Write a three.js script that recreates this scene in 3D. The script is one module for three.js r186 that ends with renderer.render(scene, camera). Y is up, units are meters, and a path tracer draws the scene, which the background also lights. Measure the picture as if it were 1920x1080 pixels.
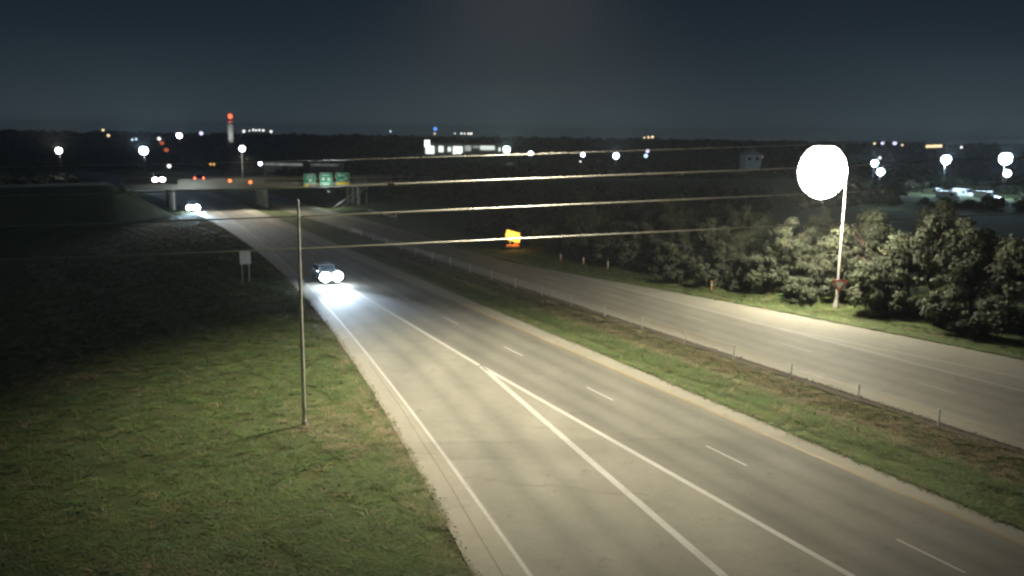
import * as THREE from 'three';
import { mergeGeometries } from 'three/addons/utils/BufferGeometryUtils.js';
import { RoundedBoxGeometry } from 'three/addons/geometries/RoundedBoxGeometry.js';

// ---------------------------------------------------------------- camera, sky, exposure, air
const scene = new THREE.Scene();
const camera = new THREE.PerspectiveCamera(36.46, 16 / 9, 0.1, 6000);
camera.rotation.order = 'YXZ';
camera.position.set(0, 16, 0);
camera.rotation.set(-0.17325, 0, 0.0137);
const renderer = new THREE.WebGLRenderer({ antialias: true });
renderer.toneMapping = THREE.LinearToneMapping;
renderer.toneMappingExposure = 1;
renderer.shadowMap.enabled = true;

// humid summer air: a thin even haze that glows round the lamps
scene.fog = new THREE.FogExp2(new THREE.Color(0.95, 0.98, 1), 0.00024);
// a cheap roadside camera: everything is a touch soft
camera.focus = 4; camera.userData.fStop = 2.8;

// night sky: dark blue, faintly brighter towards the horizon all round, with a thin uneven veil of cloud
{
  const w = 512, h = 256, d = new Float32Array(w * h * 4);
  for (let y = 0; y < h; y++) for (let x = 0; x < w; x++) {
    const el = ((y + 0.5) / h - 0.5) * Math.PI, up = Math.max(0, Math.sin(el)), a = x / w * Math.PI * 2;
    const veil = 1 + 0.08 * Math.sin(a * 3 + up * 9) * Math.sin(a * 7 - up * 5 + 1);
    const g = Math.exp(-up * 17), i = (y * w + x) * 4;
    d[i] = (0.0055 + 0.03 * g) * veil; d[i + 1] = (0.0115 + 0.042 * g) * veil; d[i + 2] = (0.0205 + 0.042 * g) * veil; d[i + 3] = 1;
  }
  const sky = new THREE.DataTexture(d, w, h, THREE.RGBAFormat, THREE.FloatType);
  sky.mapping = THREE.EquirectangularReflectionMapping;
  sky.magFilter = THREE.LinearFilter; sky.needsUpdate = true;
  scene.background = sky; scene.environment = sky;
}

// ---------------------------------------------------------------- helpers
let seed = 20260718;
const rnd = () => { seed = (seed + 0x6d2b79f5) | 0; let t = Math.imul(seed ^ (seed >>> 15), 1 | seed); t = (t + Math.imul(t ^ (t >>> 7), 61 | t)) ^ t; return ((t ^ (t >>> 14)) >>> 0) / 4294967296; };
const rr = (a, b) => a + (b - a) * rnd();
const used = new Map();
function numbered(name) { const n = used.get(name) ?? 0; used.set(name, n + 1); return n ? name + '_' + String(n).padStart(3, '0') : name; }
function tag(o, label, category, group, kind) {
  o.userData = { ...(label && { label }), ...(category && { category }), ...(group && { group }), ...(kind && { kind }) };
  return o;
}
function thing(name, label, category, p = [0, 0, 0], turn = 0, group) {
  const o = new THREE.Group(); o.name = numbered(name); scene.add(o);
  o.position.set(...p); o.rotation.y = turn;
  return tag(o, label, category, group);
}
function part(parent, name, geo, mat) {
  const m = new THREE.Mesh(Array.isArray(geo) ? mergeGeometries(geo.map((g) => g.index ? g.toNonIndexed() : g)) : geo, mat);
  m.name = name; m.castShadow = m.receiveShadow = true; parent.add(m); return m;
}
function ground(name, geo, mat, parent = scene) { const m = part(parent, name, geo, mat); if (parent === scene) tag(m, null, null, null, 'structure'); return m; }
function copyOf(root, label, p, turn = 0, group, scale) {
  const r = root.clone(); r.name = numbered(root.name.replace(/_\d{3}$/, '')); scene.add(r);
  r.userData = { ...root.userData, label, ...(group && { group }) };
  r.position.set(...p); r.rotation.y = turn; if (scale) r.scale.set(...scale); return r;
}
const box = (w, h, d, x = 0, y = 0, z = 0) => new THREE.BoxGeometry(w, h, d).translate(x, y, z);
const rbox = (w, h, d, r, x = 0, y = 0, z = 0) => new RoundedBoxGeometry(w, h, d, 2, r).translate(x, y, z);
const cyl = (r0, r1, h, x = 0, y = 0, z = 0, n = 12) => new THREE.CylinderGeometry(r0, r1, h, n).translate(x, y, z);
function bar(a, b, r, n = 8, r1 = r) {
  const A = new THREE.Vector3(...a), B = new THREE.Vector3(...b), d = B.clone().sub(A);
  const g = new THREE.CylinderGeometry(r1, r, d.length(), n);
  g.applyQuaternion(new THREE.Quaternion().setFromUnitVectors(new THREE.Vector3(0, 1, 0), d.normalize()));
  const c = A.add(B).multiplyScalar(0.5); return g.translate(c.x, c.y, c.z);
}
const std = (r, g, b, rough = 0.8, metal = 0, more = {}) => new THREE.MeshStandardMaterial({ color: new THREE.Color().setRGB(r, g, b), roughness: rough, metalness: metal, ...more });
const glowing = (r, g, b, k) => new THREE.MeshStandardMaterial({ color: 0x111111, emissive: new THREE.Color().setRGB(r, g, b), emissiveIntensity: k, roughness: 0.4 });

// tileable value noise, several octaves
function noiseTile(n, octaves, sd) {
  const out = new Float32Array(n * n); let s = sd; const rn = () => { s = (s * 1664525 + 1013904223) >>> 0; return s / 4294967296; };
  for (const [cells, amp] of octaves) {
    const g = Float32Array.from({ length: cells * cells }, rn), k = cells / n;
    for (let y = 0; y < n; y++) for (let x = 0; x < n; x++) {
      const fx = x * k, fy = y * k, x0 = Math.floor(fx), y0 = Math.floor(fy); let u = fx - x0, v = fy - y0; u = u * u * (3 - 2 * u); v = v * v * (3 - 2 * v);
      const x1 = (x0 + 1) % cells, y1 = (y0 + 1) % cells;
      out[y * n + x] += amp * ((g[y0 * cells + x0] * (1 - u) + g[y0 * cells + x1] * u) * (1 - v) + (g[y1 * cells + x0] * (1 - u) + g[y1 * cells + x1] * u) * v - 0.5);
    }
  }
  return out;
}
function tex(n, fill, srgb, rep) {
  const d = new Uint8Array(n * n * 4);
  for (let i = 0; i < n * n; i++) { const c = fill(i, i % n, (i / n) | 0); d[i * 4] = c[0]; d[i * 4 + 1] = c[1]; d[i * 4 + 2] = c[2]; d[i * 4 + 3] = 255; }
  const t = new THREE.DataTexture(d, n, n); t.wrapS = t.wrapT = THREE.RepeatWrapping; t.magFilter = THREE.LinearFilter; t.minFilter = THREE.LinearMipmapLinearFilter; t.generateMipmaps = true;
  if (srgb) t.colorSpace = THREE.SRGBColorSpace; t.repeat.set(rep, rep); t.needsUpdate = true; return t;
}
const S = (l) => Math.max(0, Math.min(255, 255 * (l <= 0.0031308 ? 12.92 * l : 1.055 * Math.pow(l, 1 / 2.4) - 0.055)));

const smooth = (a, b, x) => { const t = Math.max(0, Math.min(1, (x - a) / (b - a))); return t * t * (3 - 2 * t); };

// ---------------------------------------------------------------- the ground plan (metres; z runs away from the camera as -z)
const LpaveL = (z) => -0.000925 * z * z + 0.24406 * z + 6.83, LwhiteL = (z) => -0.000545 * z * z + 0.3003 * z + 10.29;
const Lyel = (z) => 0.5212 * z + 37.92, LpaveR = (z) => 0.50875 * z + 38.9, Ldash = (z) => 0.5122 * z + 32.88;
const RpaveL = (z) => 0.545 * z + 51.2, Ryel = (z) => 0.5236 * z + 51.57, Rdash = (z) => 0.545 * z + 58.3, Rwhi = (z) => 0.578 * z + 65.2;
const RE = [[-10, 78], [-45, 51.5], [-63.3, 38.2], [-72.6, 31.2], [-82.5, 23.5], [-91.5, 16], [-101.5, 7.2], [-111, -0.5], [-125, -8], [-142, -16], [-161.5, -26], [-178, -36], [-200, -47.5], [-330, -118]];
function RpaveR(z) { for (let i = 1; i < RE.length; i++) if (z >= RE[i][0]) { const t = (z - RE[i - 1][0]) / (RE[i][0] - RE[i - 1][0]); return RE[i - 1][1] + t * (RE[i][1] - RE[i - 1][1]); } return RE.at(-1)[1]; }
function groundY(x, z) {
  if (z > 0 || z < -330) return -0.06;
  const a = LpaveL(z), b = LpaveR(z), c = RpaveL(z), d = RpaveR(z);
  let y = -0.06;
  if (x < a) y -= 0.9 * smooth(3, 26, a - x);
  else if (x > b && x < c) { const t = (x - b) / (c - b); y -= 0.42 * Math.sin(Math.PI * Math.min(1, t * 1.1)) * smooth(3, 9, c - b); }
  else if (x > d) y += 0.9 * smooth(4, 24, x - d) - 0.12 * smooth(0, 2, x - d) * (1 - smooth(3, 6, x - d));
  return y * (1 - smooth(-260, -330, z) * 0) ;
}

// ---------------------------------------------------------------- ground sheet
const grassN = noiseTile(512, [[8, 0.5], [24, 0.5], [64, 0.5], [160, 0.7], [512, 0.9]], 7), grassM = noiseTile(512, [[6, 0.8], [20, 0.6], [90, 0.5], [256, 0.5]], 99);
const grassMap = tex(512, (i) => { const v = 1 + 0.5 * grassN[i], h = grassM[i]; return [S((0.085 + 0.035 * h) * v), S((0.108 + 0.01 * h) * v), S((0.036 + 0.01 * h) * v)]; }, true, 1 / 7);
const grassBump = tex(512, (i) => { const v = 128 + 110 * grassN[i]; return [v, v, v]; }, false, 1 / 3.1);
const M = {
  grass: new THREE.MeshStandardMaterial({ map: grassMap, bumpMap: grassBump, bumpScale: 0.07, roughness: 1 }),
  steel: std(0.42, 0.42, 0.4, 0.45, 0.7), darkSteel: std(0.08, 0.08, 0.08, 0.6, 0.5), galv: std(0.42, 0.41, 0.38, 0.55, 0.25), wood: std(0.16, 0.12, 0.09, 0.9),
  wire: std(0.66, 0.63, 0.56, 0.33, 0.95), rubber: std(0.02, 0.02, 0.02, 0.9), glass: std(0.02, 0.025, 0.03, 0.08, 0, {}), chrome: std(0.6, 0.6, 0.6, 0.2, 1),
  whitePaint: std(0.78, 0.77, 0.74, 0.5), yellow: std(0.75, 0.5, 0.06, 0.5), signGreen: std(0.02, 0.22, 0.13, 0.45), signWhite: std(0.6, 0.62, 0.58, 0.45), red: std(0.34, 0.075, 0.05, 0.5), orange: std(0.8, 0.25, 0.04, 0.5), markerOrange: std(0.5, 0.22, 0.08, 0.6),
};
{
  const xs = [], zs = [];
  for (let x = -2600; x < -90; x += 170) xs.push(x); for (let x = -90; x <= 90; x += 1.5) xs.push(x); for (let x = 120; x <= 2600; x += 170) xs.push(x);
  for (let z = 300; z > 0; z -= 60) zs.push(z); for (let z = 0; z >= -230; z -= 2) zs.push(z); for (let z = -240; z >= -340; z -= 10) zs.push(z); for (let z = -400; z >= -3000; z -= 200) zs.push(z);
  const pos = [], uv = [], idx = [], nx = xs.length;
  for (const z of zs) for (const x of xs) { pos.push(x, groundY(x, z), z); uv.push(x, z); }
  for (let j = 0; j + 1 < zs.length; j++) for (let i = 0; i + 1 < nx; i++) { const a = j * nx + i; idx.push(a, a + 1, a + nx, a + 1, a + nx + 1, a + nx); }
  const g = new THREE.BufferGeometry(); g.setAttribute('position', new THREE.Float32BufferAttribute(pos, 3)); g.setAttribute('uv', new THREE.Float32BufferAttribute(uv, 2)); g.setIndex(idx); g.computeVertexNormals();
  ground('ground', g, M.grass);
}

// ---------------------------------------------------------------- carriageways
const concN = noiseTile(1024, [[6, 0.35], [18, 0.3], [60, 0.22], [200, 0.25], [512, 0.35], [1024, 0.4]], 31), concS = noiseTile(1024, [[10, 0.6], [34, 0.5], [128, 0.4]], 5);
const concMap = tex(1024, (i) => { const v = 1 + 0.3 * concN[i], st = 1 - 0.3 * smooth(0.28, 0.62, -concS[i]); return [S(0.285 * v * st), S(0.27 * v * st), S(0.22 * v * st)]; }, true, 1 / 9);
const concBump = tex(1024, (i) => { const v = 128 + 90 * concN[i]; return [v, v, v]; }, false, 1 / 5);
M.road = new THREE.MeshStandardMaterial({ map: concMap, bumpMap: concBump, bumpScale: 0.012, roughness: 0.8, vertexColors: true });
const wornMap = tex(512, (i) => { const k = smooth(0.16, 0.5, grassM[(i * 7) % 262144] * 0.4 + concN[(i & 511) * 2 + ((i >> 9) * 2) * 1024] * 0.9), v = 1 + 0.15 * grassN[i]; return [S((0.37 - 0.15 * k) * v), S((0.36 - 0.155 * k) * v), S((0.335 - 0.165 * k) * v)]; }, true, 1 / 4);
M.paintW = new THREE.MeshStandardMaterial({ map: wornMap, roughness: 0.7 });
M.paintY = new THREE.MeshStandardMaterial({ map: concMap, color: new THREE.Color().setRGB(0.9, 0.62, 0.22), roughness: 0.6 });
M.seal = std(0.13, 0.12, 0.105, 0.8);
function strip(left, right, z0, z1, dz, y, cols = 1, tone) {
  const pos = [], uv = [], idx = [], col = [], n = Math.ceil((z0 - z1) / dz);
  for (let j = 0; j <= n; j++) { const z = z0 + (z1 - z0) * j / n, a = left(z), b = right(z);
    for (let i = 0; i <= cols; i++) { const x = a + (b - a) * i / cols; pos.push(x, y, z); uv.push(x, z); const t = tone ? tone(x, z) : [1, 1, 1]; col.push(...t); } }
  for (let j = 0; j < n; j++) for (let i = 0; i < cols; i++) { const a = j * (cols + 1) + i, b = a + cols + 1; idx.push(a, a + 1, b, a + 1, b + 1, b); }
  const g = new THREE.BufferGeometry(); g.setAttribute('position', new THREE.Float32BufferAttribute(pos, 3)); g.setAttribute('uv', new THREE.Float32BufferAttribute(uv, 2));
  if (tone) g.setAttribute('color', new THREE.Float32BufferAttribute(col, 3)); g.setIndex(idx); g.computeVertexNormals(); return g;
}
const line = (f, w, z0, z1, dz = 3, y = 0.004) => strip((z) => f(z) - w * 0.57, (z) => f(z) + w * 0.57, z0, z1, dz, y);
// rubber and oil worn into the wheel tracks, paler shoulders of newer concrete
function tracks(x, z, lanes, lo, hi) {
  let k = lanes.length > 2 ? 0.49 : 0.74;                                                           // traffic lanes of greyed concrete
  if (x < lo(z)) k = 0.86; else if (x > hi(z)) k = 0.8;
  else {
    for (const f of lanes) for (const o of [-0.95, 0.95]) { const d = (x - f(z)) * 0.88 - o; k -= 0.10 * Math.exp(-d * d * 5); }
    k += 0.05 * Math.sin(x * 1.3 + z * 0.021) * Math.sin(z * 0.11 + x * 0.2);
  }
  const warm = (k - 0.5) * 0.06; return [k * (1 + warm), k, k * (1 - warm)];
}
const gA = (z) => 0.3437 * z + 18.34, gB = (z) => 0.5084 * z + 28.17, g1 = (z) => 0.4867 * z + 26.81;
const gore = (z) => (z > -59.7 ? gB(z) : g1(z));
{
  const road = new THREE.Group(); road.name = 'near_road'; scene.add(road); tag(road, null, null, null, 'structure');
  const lanes = [(z) => (gore(z) + Ldash(z)) / 2, (z) => (Ldash(z) + Lyel(z)) / 2, (z) => (LwhiteL(z) + Math.min(gA(z), gore(z))) / 2];
  ground('pavement', strip(LpaveL, LpaveR, 5, -330, 1.5, 0, 64, (x, z) => {
    const t = tracks(x, z, lanes, LwhiteL, Lyel);
    if (x > LwhiteL(z) && x < gore(z)) { const f = 1.37; return [t[0] * f, t[1] * f, t[2] * f * 0.99]; } return t; }), M.road, road);
  ground('edge_line', line(LwhiteL, 0.17, 0, -200), M.paintW, road);
  ground('edge_line', line(Lyel, 0.13, 0, -240), M.paintY, road);
  ground('gore_line', line(gA, 0.34, -15, -59.4), M.paintW, road);
  ground('gore_line', line(gB, 0.3, -15, -59.4), M.paintW, road);
  ground('gore_line', line(g1, 0.3, -59.7, -97), M.paintW, road);
  for (let k = 0; k < 12; k++) { const z = -30.6 - k * 10.63; ground('lane_dash', line(Ldash, 0.12, z, z - 2.75, 1), M.paintW, road); }
  for (let k = 0; k < 9; k++) { const z = -103 - k * 6; ground('lane_dash', line(g1, 0.16, z, z - 1.4, 1), M.paintW, road); }
  ground('joint_seal', line((z) => LpaveL(z) + 1.1 + 0.02 * Math.sin(z * 0.6), 0.04, -24, -60, 1.2, 0.003), M.seal, road);
  // thin dark lines across the slabs, sealed joints among them
  for (const [x0, x1, z0, sl, w, ph] of [[-10.6, -2.2, -63.2, 0.02, 0.16, 1], [-2.0, 6.5, -63.4, -0.1, 0.1, 2.2], [-4.6, 4.2, -47.4, -0.13, 0.08, 4], [-2.2, 6.3, -39.2, -0.22, 0.11, 0.5], [6.9, 13.2, -41.6, -0.2, 0.06, 3.1], [-5.6, 1.5, -42.4, -0.16, 0.05, 5.5], [-16, -6.3, -78.5, -0.05, 0.12, 2]]) {
    const pos = [], idx = []; const n = 26;
    for (let i = 0; i <= n; i++) { const x = x0 + (x1 - x0) * i / n, z = z0 - sl * (x - x0) + 0.16 * Math.sin(x * 1.7 + ph) + 0.08 * Math.sin(x * 5.1 + ph * 2), ww = w * (0.5 + 0.5 * Math.abs(Math.sin(x * 2.3 + ph))); pos.push(x, 0.003, z - ww / 2, x, 0.003, z + ww / 2); if (i < n) idx.push(2 * i, 2 * i + 1, 2 * i + 2, 2 * i + 1, 2 * i + 3, 2 * i + 2); }
    const g = new THREE.BufferGeometry(); g.setAttribute('position', new THREE.Float32BufferAttribute(pos, 3)); g.setAttribute('uv', new THREE.Float32BufferAttribute(pos.filter((_, i) => i % 3 !== 1), 2)); g.setIndex(idx); g.computeVertexNormals();
    ground('cross_line', g, M.seal, road);
  }
}
{
  const road = new THREE.Group(); road.name = 'far_road'; scene.add(road); tag(road, null, null, null, 'structure');
  const lanes = [(z) => (Ryel(z) + Rdash(z)) / 2, (z) => (Rdash(z) + Rwhi(z)) / 2];
  ground('pavement', strip(RpaveL, RpaveR, -15, -330, 1.5, 0, 44, (x, z) => tracks(x, z, lanes, Ryel, Rwhi)), M.road, road);
  ground('edge_line', line(Ryel, 0.16, -15, -240), M.paintY, road);
  ground('edge_line', line(Rwhi, 0.17, -15, -200), M.paintW, road);
  ground('gore_line', line((z) => Rwhi(-74) + 0.82 * (z + 74), 0.17, -25, -73.2), M.paintW, road);
  for (let k = 0; k < 12; k++) { const z = -33 - k * 10.63; ground('lane_dash', line(Rdash, 0.12, z, z - 2.7, 1), M.paintW, road); }
}
// dark strip of old asphalt under the cable barrier
M.asphalt = new THREE.MeshStandardMaterial({ map: concMap, color: new THREE.Color().setRGB(0.3, 0.26, 0.22), bumpMap: concBump, bumpScale: 0.03, roughness: 0.95 });
ground('barrier_apron', strip((z) => RpaveL(z) - 0.95 - 0.18 * Math.sin(z * 0.9), (z) => RpaveL(z) + 0.02, -15, -150, 1, -0.012), M.asphalt);

// ---------------------------------------------------------------- grass
{
  const blades = [];
  for (let k = 0; k < 9; k++) {
    const a = rnd() * 6.28, r = rnd() * 0.16, h = rr(0.06, 0.17), lean = rr(0.1, 0.3), w = 0.024;
    const bx = Math.cos(a) * r, bz = Math.sin(a) * r, dx = Math.cos(a), dz = Math.sin(a);
    blades.push([bx - dz * w, 0, bz + dx * w, bx + dz * w, 0, bz - dx * w, bx + dx * lean * 0.5, h * 0.7, bz + dz * lean * 0.5], [bx - dz * w * 0.7, h * 0.5, bz + dx * w * 0.7, bx + dz * w * 0.7, h * 0.5, bz - dx * w * 0.7, bx + dx * lean * 1.4, h, bz + dz * lean * 1.4]);
  }
  const g = new THREE.BufferGeometry(); g.setAttribute('position', new THREE.Float32BufferAttribute(blades.flat(), 3)); g.computeVertexNormals();
  const mat = new THREE.MeshStandardMaterial({ color: 0xffffff, roughness: 0.85, side: THREE.DoubleSide });
  const put = (name, label, spots) => {
    const m = new THREE.InstancedMesh(g, mat, spots.length), o = new THREE.Object3D(), c = new THREE.Color();
    spots.forEach(([x, z, s, dry], i) => { o.position.set(x, groundY(x, z), z); o.rotation.set(0, rnd() * 6.28, 0); o.scale.set(s * rr(0.8, 1.3), s * rr(0.6, 1.3), s * rr(0.8, 1.3)); o.updateMatrix(); m.setMatrixAt(i, o.matrix);
      const v = rr(0.6, 1.4); dry > rnd() ? c.setRGB(0.25 * v, 0.2 * v, 0.12 * v) : c.setRGB(rr(0.075, 0.12) * v, rr(0.118, 0.158) * v, rr(0.032, 0.05) * v); m.setColorAt(i, c); });
    m.name = name; m.castShadow = m.receiveShadow = true; scene.add(m); tag(m, label, 'grass', null, 'stuff');
  };
  const patch = (x, z) => Math.sin(x * 0.9 + 1.3 * Math.sin(z * 0.31)) * Math.sin(z * 0.7 + x * 0.23) + 0.5 * Math.sin(x * 2.7 - z * 1.9);
  let s = [];
  for (let i = 0; i < 105000; i++) { const z = -26 - 165 * Math.pow(rnd(), 1.9), off = (34 - (z + 26) * 0.25) * Math.pow(rnd(), 1.3), x = LpaveL(z) - 0.05 - off; if (patch(x, z) < rr(-1.1, 0.4)) continue; s.push([x, z, rr(0.7, 1.35) * (off < 0.5 ? 0.7 : 1), (off < 1.2 ? 0.3 : 0.05) + 0.3 * smooth(0.35, 0.9, Math.sin(x * 0.21 + 2 * Math.sin(z * 0.07)) * Math.sin(z * 0.16 + x * 0.05))]); }
  put('verge_grass', 'rough mown grass on the wide dark verge left of the near road', s);
  s = [];
  for (let i = 0; i < 46000; i++) { const z = -26 - 100 * Math.pow(rnd(), 1.1), a = LpaveR(z), b = RpaveL(z) - 1.2, t = rnd(), x = a + 0.05 + t * (b - a); const dry = t > 0.6 ? 0.75 : 0.1; if (t > 0.62 ? rnd() < 0.62 : patch(x * 0.8, z) < rr(-1.4, 0)) continue; s.push([x, z, t > 0.3 && t < 0.62 ? rr(0.9, 2.0) : rr(0.6, 1.2), dry]); }
  put('median_grass', 'shaggy grass and weeds in the median between the two roads', s);
  s = [];
  for (let i = 0; i < 26000; i++) { const z = -52 - 78 * rnd(), off = 14 * rnd(), x = RpaveR(z) + 0.1 + off; s.push([x, z, rr(0.7, 1.5), 0.12]); }
  const peb = new THREE.IcosahedronGeometry(1, 0), pm = std(0.2, 0.17, 0.13, 0.95), gn = 5200, gm = new THREE.InstancedMesh(peb, pm, gn), go = new THREE.Object3D();
  for (let i = 0; i < gn; i++) { const z = -27 - 75 * Math.pow(rnd(), 1.3), q = i % 3, e = (rnd() + rnd() - 0.85) * 0.5, x = q === 0 ? LpaveL(z) - e : q === 1 ? LpaveR(z) + e : RpaveL(z) - e, r = rr(0.015, 0.05); go.position.set(x, 0.005, z); go.rotation.set(rnd() * 6, rnd() * 6, 0); go.scale.set(r, r * 0.6, r * 1.2); go.updateMatrix(); gm.setMatrixAt(i, go.matrix); }
  gm.name = 'gravel'; gm.castShadow = gm.receiveShadow = true; scene.add(gm); tag(gm, 'loose gravel scattered along the edges of the pavement', 'gravel', null, 'stuff');
  put('roadside_grass', 'grass strip between the far road and the dark wood', s);
}

// ---------------------------------------------------------------- trees and shrubs
function crownGeo(rx, ry, rz, cy, clumps, leaves, leaf, low = -0.7) {
  const pos = [], col = [], nor = [];
  const c = [];
  for (let k = 0; k < clumps; k++) { let x, y, z; do { x = rr(-1, 1); y = rr(low, 1); z = rr(-1, 1); } while (x * x + y * y + z * z > 1 || x * x + y * y + z * z < 0.12); c.push([x * rx * 0.8, cy + y * ry * 0.82, z * rz * 0.8, rr(0.22, 0.42) * Math.min(rx, ry) * 1.15, rr(0.7, 1.25)]); }
  for (const [x, y, z, r, tone] of c) for (let k = 0; k < leaves; k++) {
    const u = rr(-1, 1), a = rnd() * 6.28, q = Math.sqrt(1 - u * u), rad = r * Math.pow(rnd(), 0.4) * rr(0.8, 1.15);
    const n = new THREE.Vector3(q * Math.cos(a), u, q * Math.sin(a)), px = x + n.x * rad, py = y + n.y * rad * 0.8, pz = z + n.z * rad;
    const f = n.clone().add(new THREE.Vector3(rr(-0.9, 0.9), rr(-0.5, 0.9), rr(-0.9, 0.9))).normalize();
    const t = new THREE.Vector3(rr(-1, 1), rr(-1, 1), rr(-1, 1)).cross(f).normalize(), b = f.clone().cross(t), s = leaf * rr(0.6, 1.3), w = s * 0.55;
    const p = (i, j) => [px + t.x * i + b.x * j, py + t.y * i + b.y * j, pz + t.z * i + b.z * j];
    const A = p(-s, 0), B = p(0, w), C = p(s, 0), D = p(0, -w); pos.push(...C, ...B, ...A, ...D, ...C, ...A);
    const v = tone * rr(0.7, 1.3), cc = [0.045 * v * rr(0.8, 1.25), 0.056 * v, 0.02 * v];
    for (let i = 0; i < 6; i++) { col.push(...cc); nor.push(f.x, f.y, f.z); }
  }
  const g = new THREE.BufferGeometry(); g.setAttribute('position', new THREE.Float32BufferAttribute(pos, 3)); g.setAttribute('color', new THREE.Float32BufferAttribute(col, 3)); g.setAttribute('normal', new THREE.Float32BufferAttribute(nor, 3)); return g;
}
M.leaf = new THREE.MeshPhysicalMaterial({ vertexColors: true, roughness: 0.95, transmission: 0.35, thickness: 0, side: THREE.DoubleSide });
M.bark = std(0.09, 0.07, 0.05, 0.95);
function trunkGeo(h, r, spread) {
  const gs = [bar([0, -0.3, 0], [0.1, h * 0.62, 0.05], r, 8, r * 0.6)];
  for (let k = 0; k < 6; k++) { const a = k * 1.05 + rnd(), y = h * rr(0.35, 0.6); gs.push(bar([0.06, y, 0.03], [Math.cos(a) * spread * 0.6, y + h * rr(0.15, 0.32), Math.sin(a) * spread * 0.6], r * 0.42, 6, r * 0.14)); }
  return gs;
}
const WOOD = 'leafy trees of the dense dark wood beyond the far road', BUSH = 'low shrubs along the edge of the wood';
const treeKinds = [[2.6, 2.9, 2.6, 4.0, 7, 22, 230], [3.2, 2.6, 3.0, 3.6, 6.5, 26, 220], [2.2, 3.4, 2.2, 4.6, 8, 22, 230]].map(([rx, ry, rz, cy, h, cl, lv], i) => {
  const o = new THREE.Group(); part(o, 'trunk', trunkGeo(h, 0.2, rx), M.bark); part(o, 'crown', crownGeo(rx, ry, rz, cy, cl, lv, 0.18), M.leaf); return o;
});
const bushKinds = [[1.9, 1.3, 1.7, 0.95, 12, 170], [1.4, 1.7, 1.4, 1.3, 11, 170]].map(([rx, ry, rz, cy, cl, lv]) => {
  const o = new THREE.Group(); part(o, 'stem', [bar([0, -0.2, 0], [0.2, 1, 0.1], 0.06, 5, 0.03), bar([0, -0.2, 0], [-0.3, 0.9, 0.2], 0.05, 5, 0.02), bar([0, -0.2, 0], [0.1, 0.9, -0.3], 0.05, 5, 0.02)], M.bark); part(o, 'foliage', crownGeo(rx, ry, rz, cy, cl, lv, 0.15, -0.6), M.leaf); return o;
});
function plant(kind, name, label, category, group, x, z, s) {
  const r = kind.clone(); r.name = numbered(name); scene.add(r); r.position.set(x, groundY(x, z), z); r.rotation.y = rnd() * 6.28; r.scale.set(s * rr(0.9, 1.15), s * rr(0.85, 1.15), s * rr(0.9, 1.15)); return tag(r, label, category, group);
}
{
  // edge of the wood: shrubs, then trees behind
  for (let i = 0; i < 70; i++) {
    const z = -56 - i * 1.25 + rr(-0.8, 0.8), x = RpaveR(z) + 6.4 + rr(-0.6, 3.6) + (z < -98 ? 3.5 : 0);
    if (Math.hypot(x - 30.5, z + 81.5) < 2.4) continue;
    plant(bushKinds[i % 2], 'shrub', 'green shrub in the ragged row at the front of the wood', 'shrub', BUSH, x, z, rr(0.7, 1.5));
  }
  for (let i = 0; i < 44; i++) {
    const z = -56 - i * 2.0 + rr(-1, 1), x = RpaveR(z) + rr(10.5, 13.5) + (z < -98 ? 4 : 0), side = x / -z;
    plant(treeKinds[i % 3], 'tree', 'leafy tree crowded among others in the dark wood beyond the far road', 'tree', WOOD, x, z, (side > 0.42 ? rr(0.95, 1.2) : side > 0.3 ? rr(0.8, 1) : rr(0.62, 0.85)));
  }
  for (let i = 0; i < 90; i++) {
    const z = -70 - i * 1.5 + rr(-1, 1), x = RpaveR(z) + rr(15, 36) + (z < -98 ? 4 : 0), side = x / -z;
    plant(treeKinds[(i * 2 + 1) % 3], 'tree', 'leafy tree crowded among others in the dark wood beyond the far road', 'tree', WOOD, x, z, (side > 0.42 ? rr(0.95, 1.25) : side > 0.3 ? rr(0.85, 1.1) : rr(0.7, 0.95)));
  }
}
{
  // the far woods and hedges, too dark and far to count
  const clump = crownGeo(3.2, 2.5, 3.2, 2.0, 12, 26, 0.7, -0.9), spots = [], o = new THREE.Object3D();
  for (let i = 0; i < 5200; i++) {
    const d = i < 3400 ? 190 + 520 * Math.pow(rnd(), 0.8) : 760 + 640 * rnd(), t = rr(-0.68, 0.72), x = t * d, z = -d;
    if (z > -340 && x > LpaveL(Math.max(z, -330)) - 18 && x < RpaveR(z) + 14) continue;
    if (z > -215 && x < 0) continue;
    if (d > 205 && d < 262 && x > 108 && x < 142) continue;
    if (d > 720 && d < 915 && Math.abs(x / d + 0.319) < 0.02) continue;
    if (d > 560 && d < 740 && x > -82 && x < 0) continue;
    spots.push([x, z, i < 3400 ? rr(0.7, 1.25) : rr(2.5, 3.7)]);
  }
  const m = new THREE.InstancedMesh(clump, M.leaf, spots.length);
  spots.forEach(([x, z, s], i) => { o.position.set(x, -0.3, z); o.rotation.y = rnd() * 6.28; o.scale.set(s * rr(0.9, 1.6), s * rr(0.8, 1.15), s * rr(0.9, 1.6)); o.updateMatrix(); m.setMatrixAt(i, o.matrix); });
  m.name = 'distant_woods'; m.castShadow = m.receiveShadow = true; scene.add(m); tag(m, 'black mass of distant woods stretching along the horizon', 'woods', null, 'stuff');
}

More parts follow.
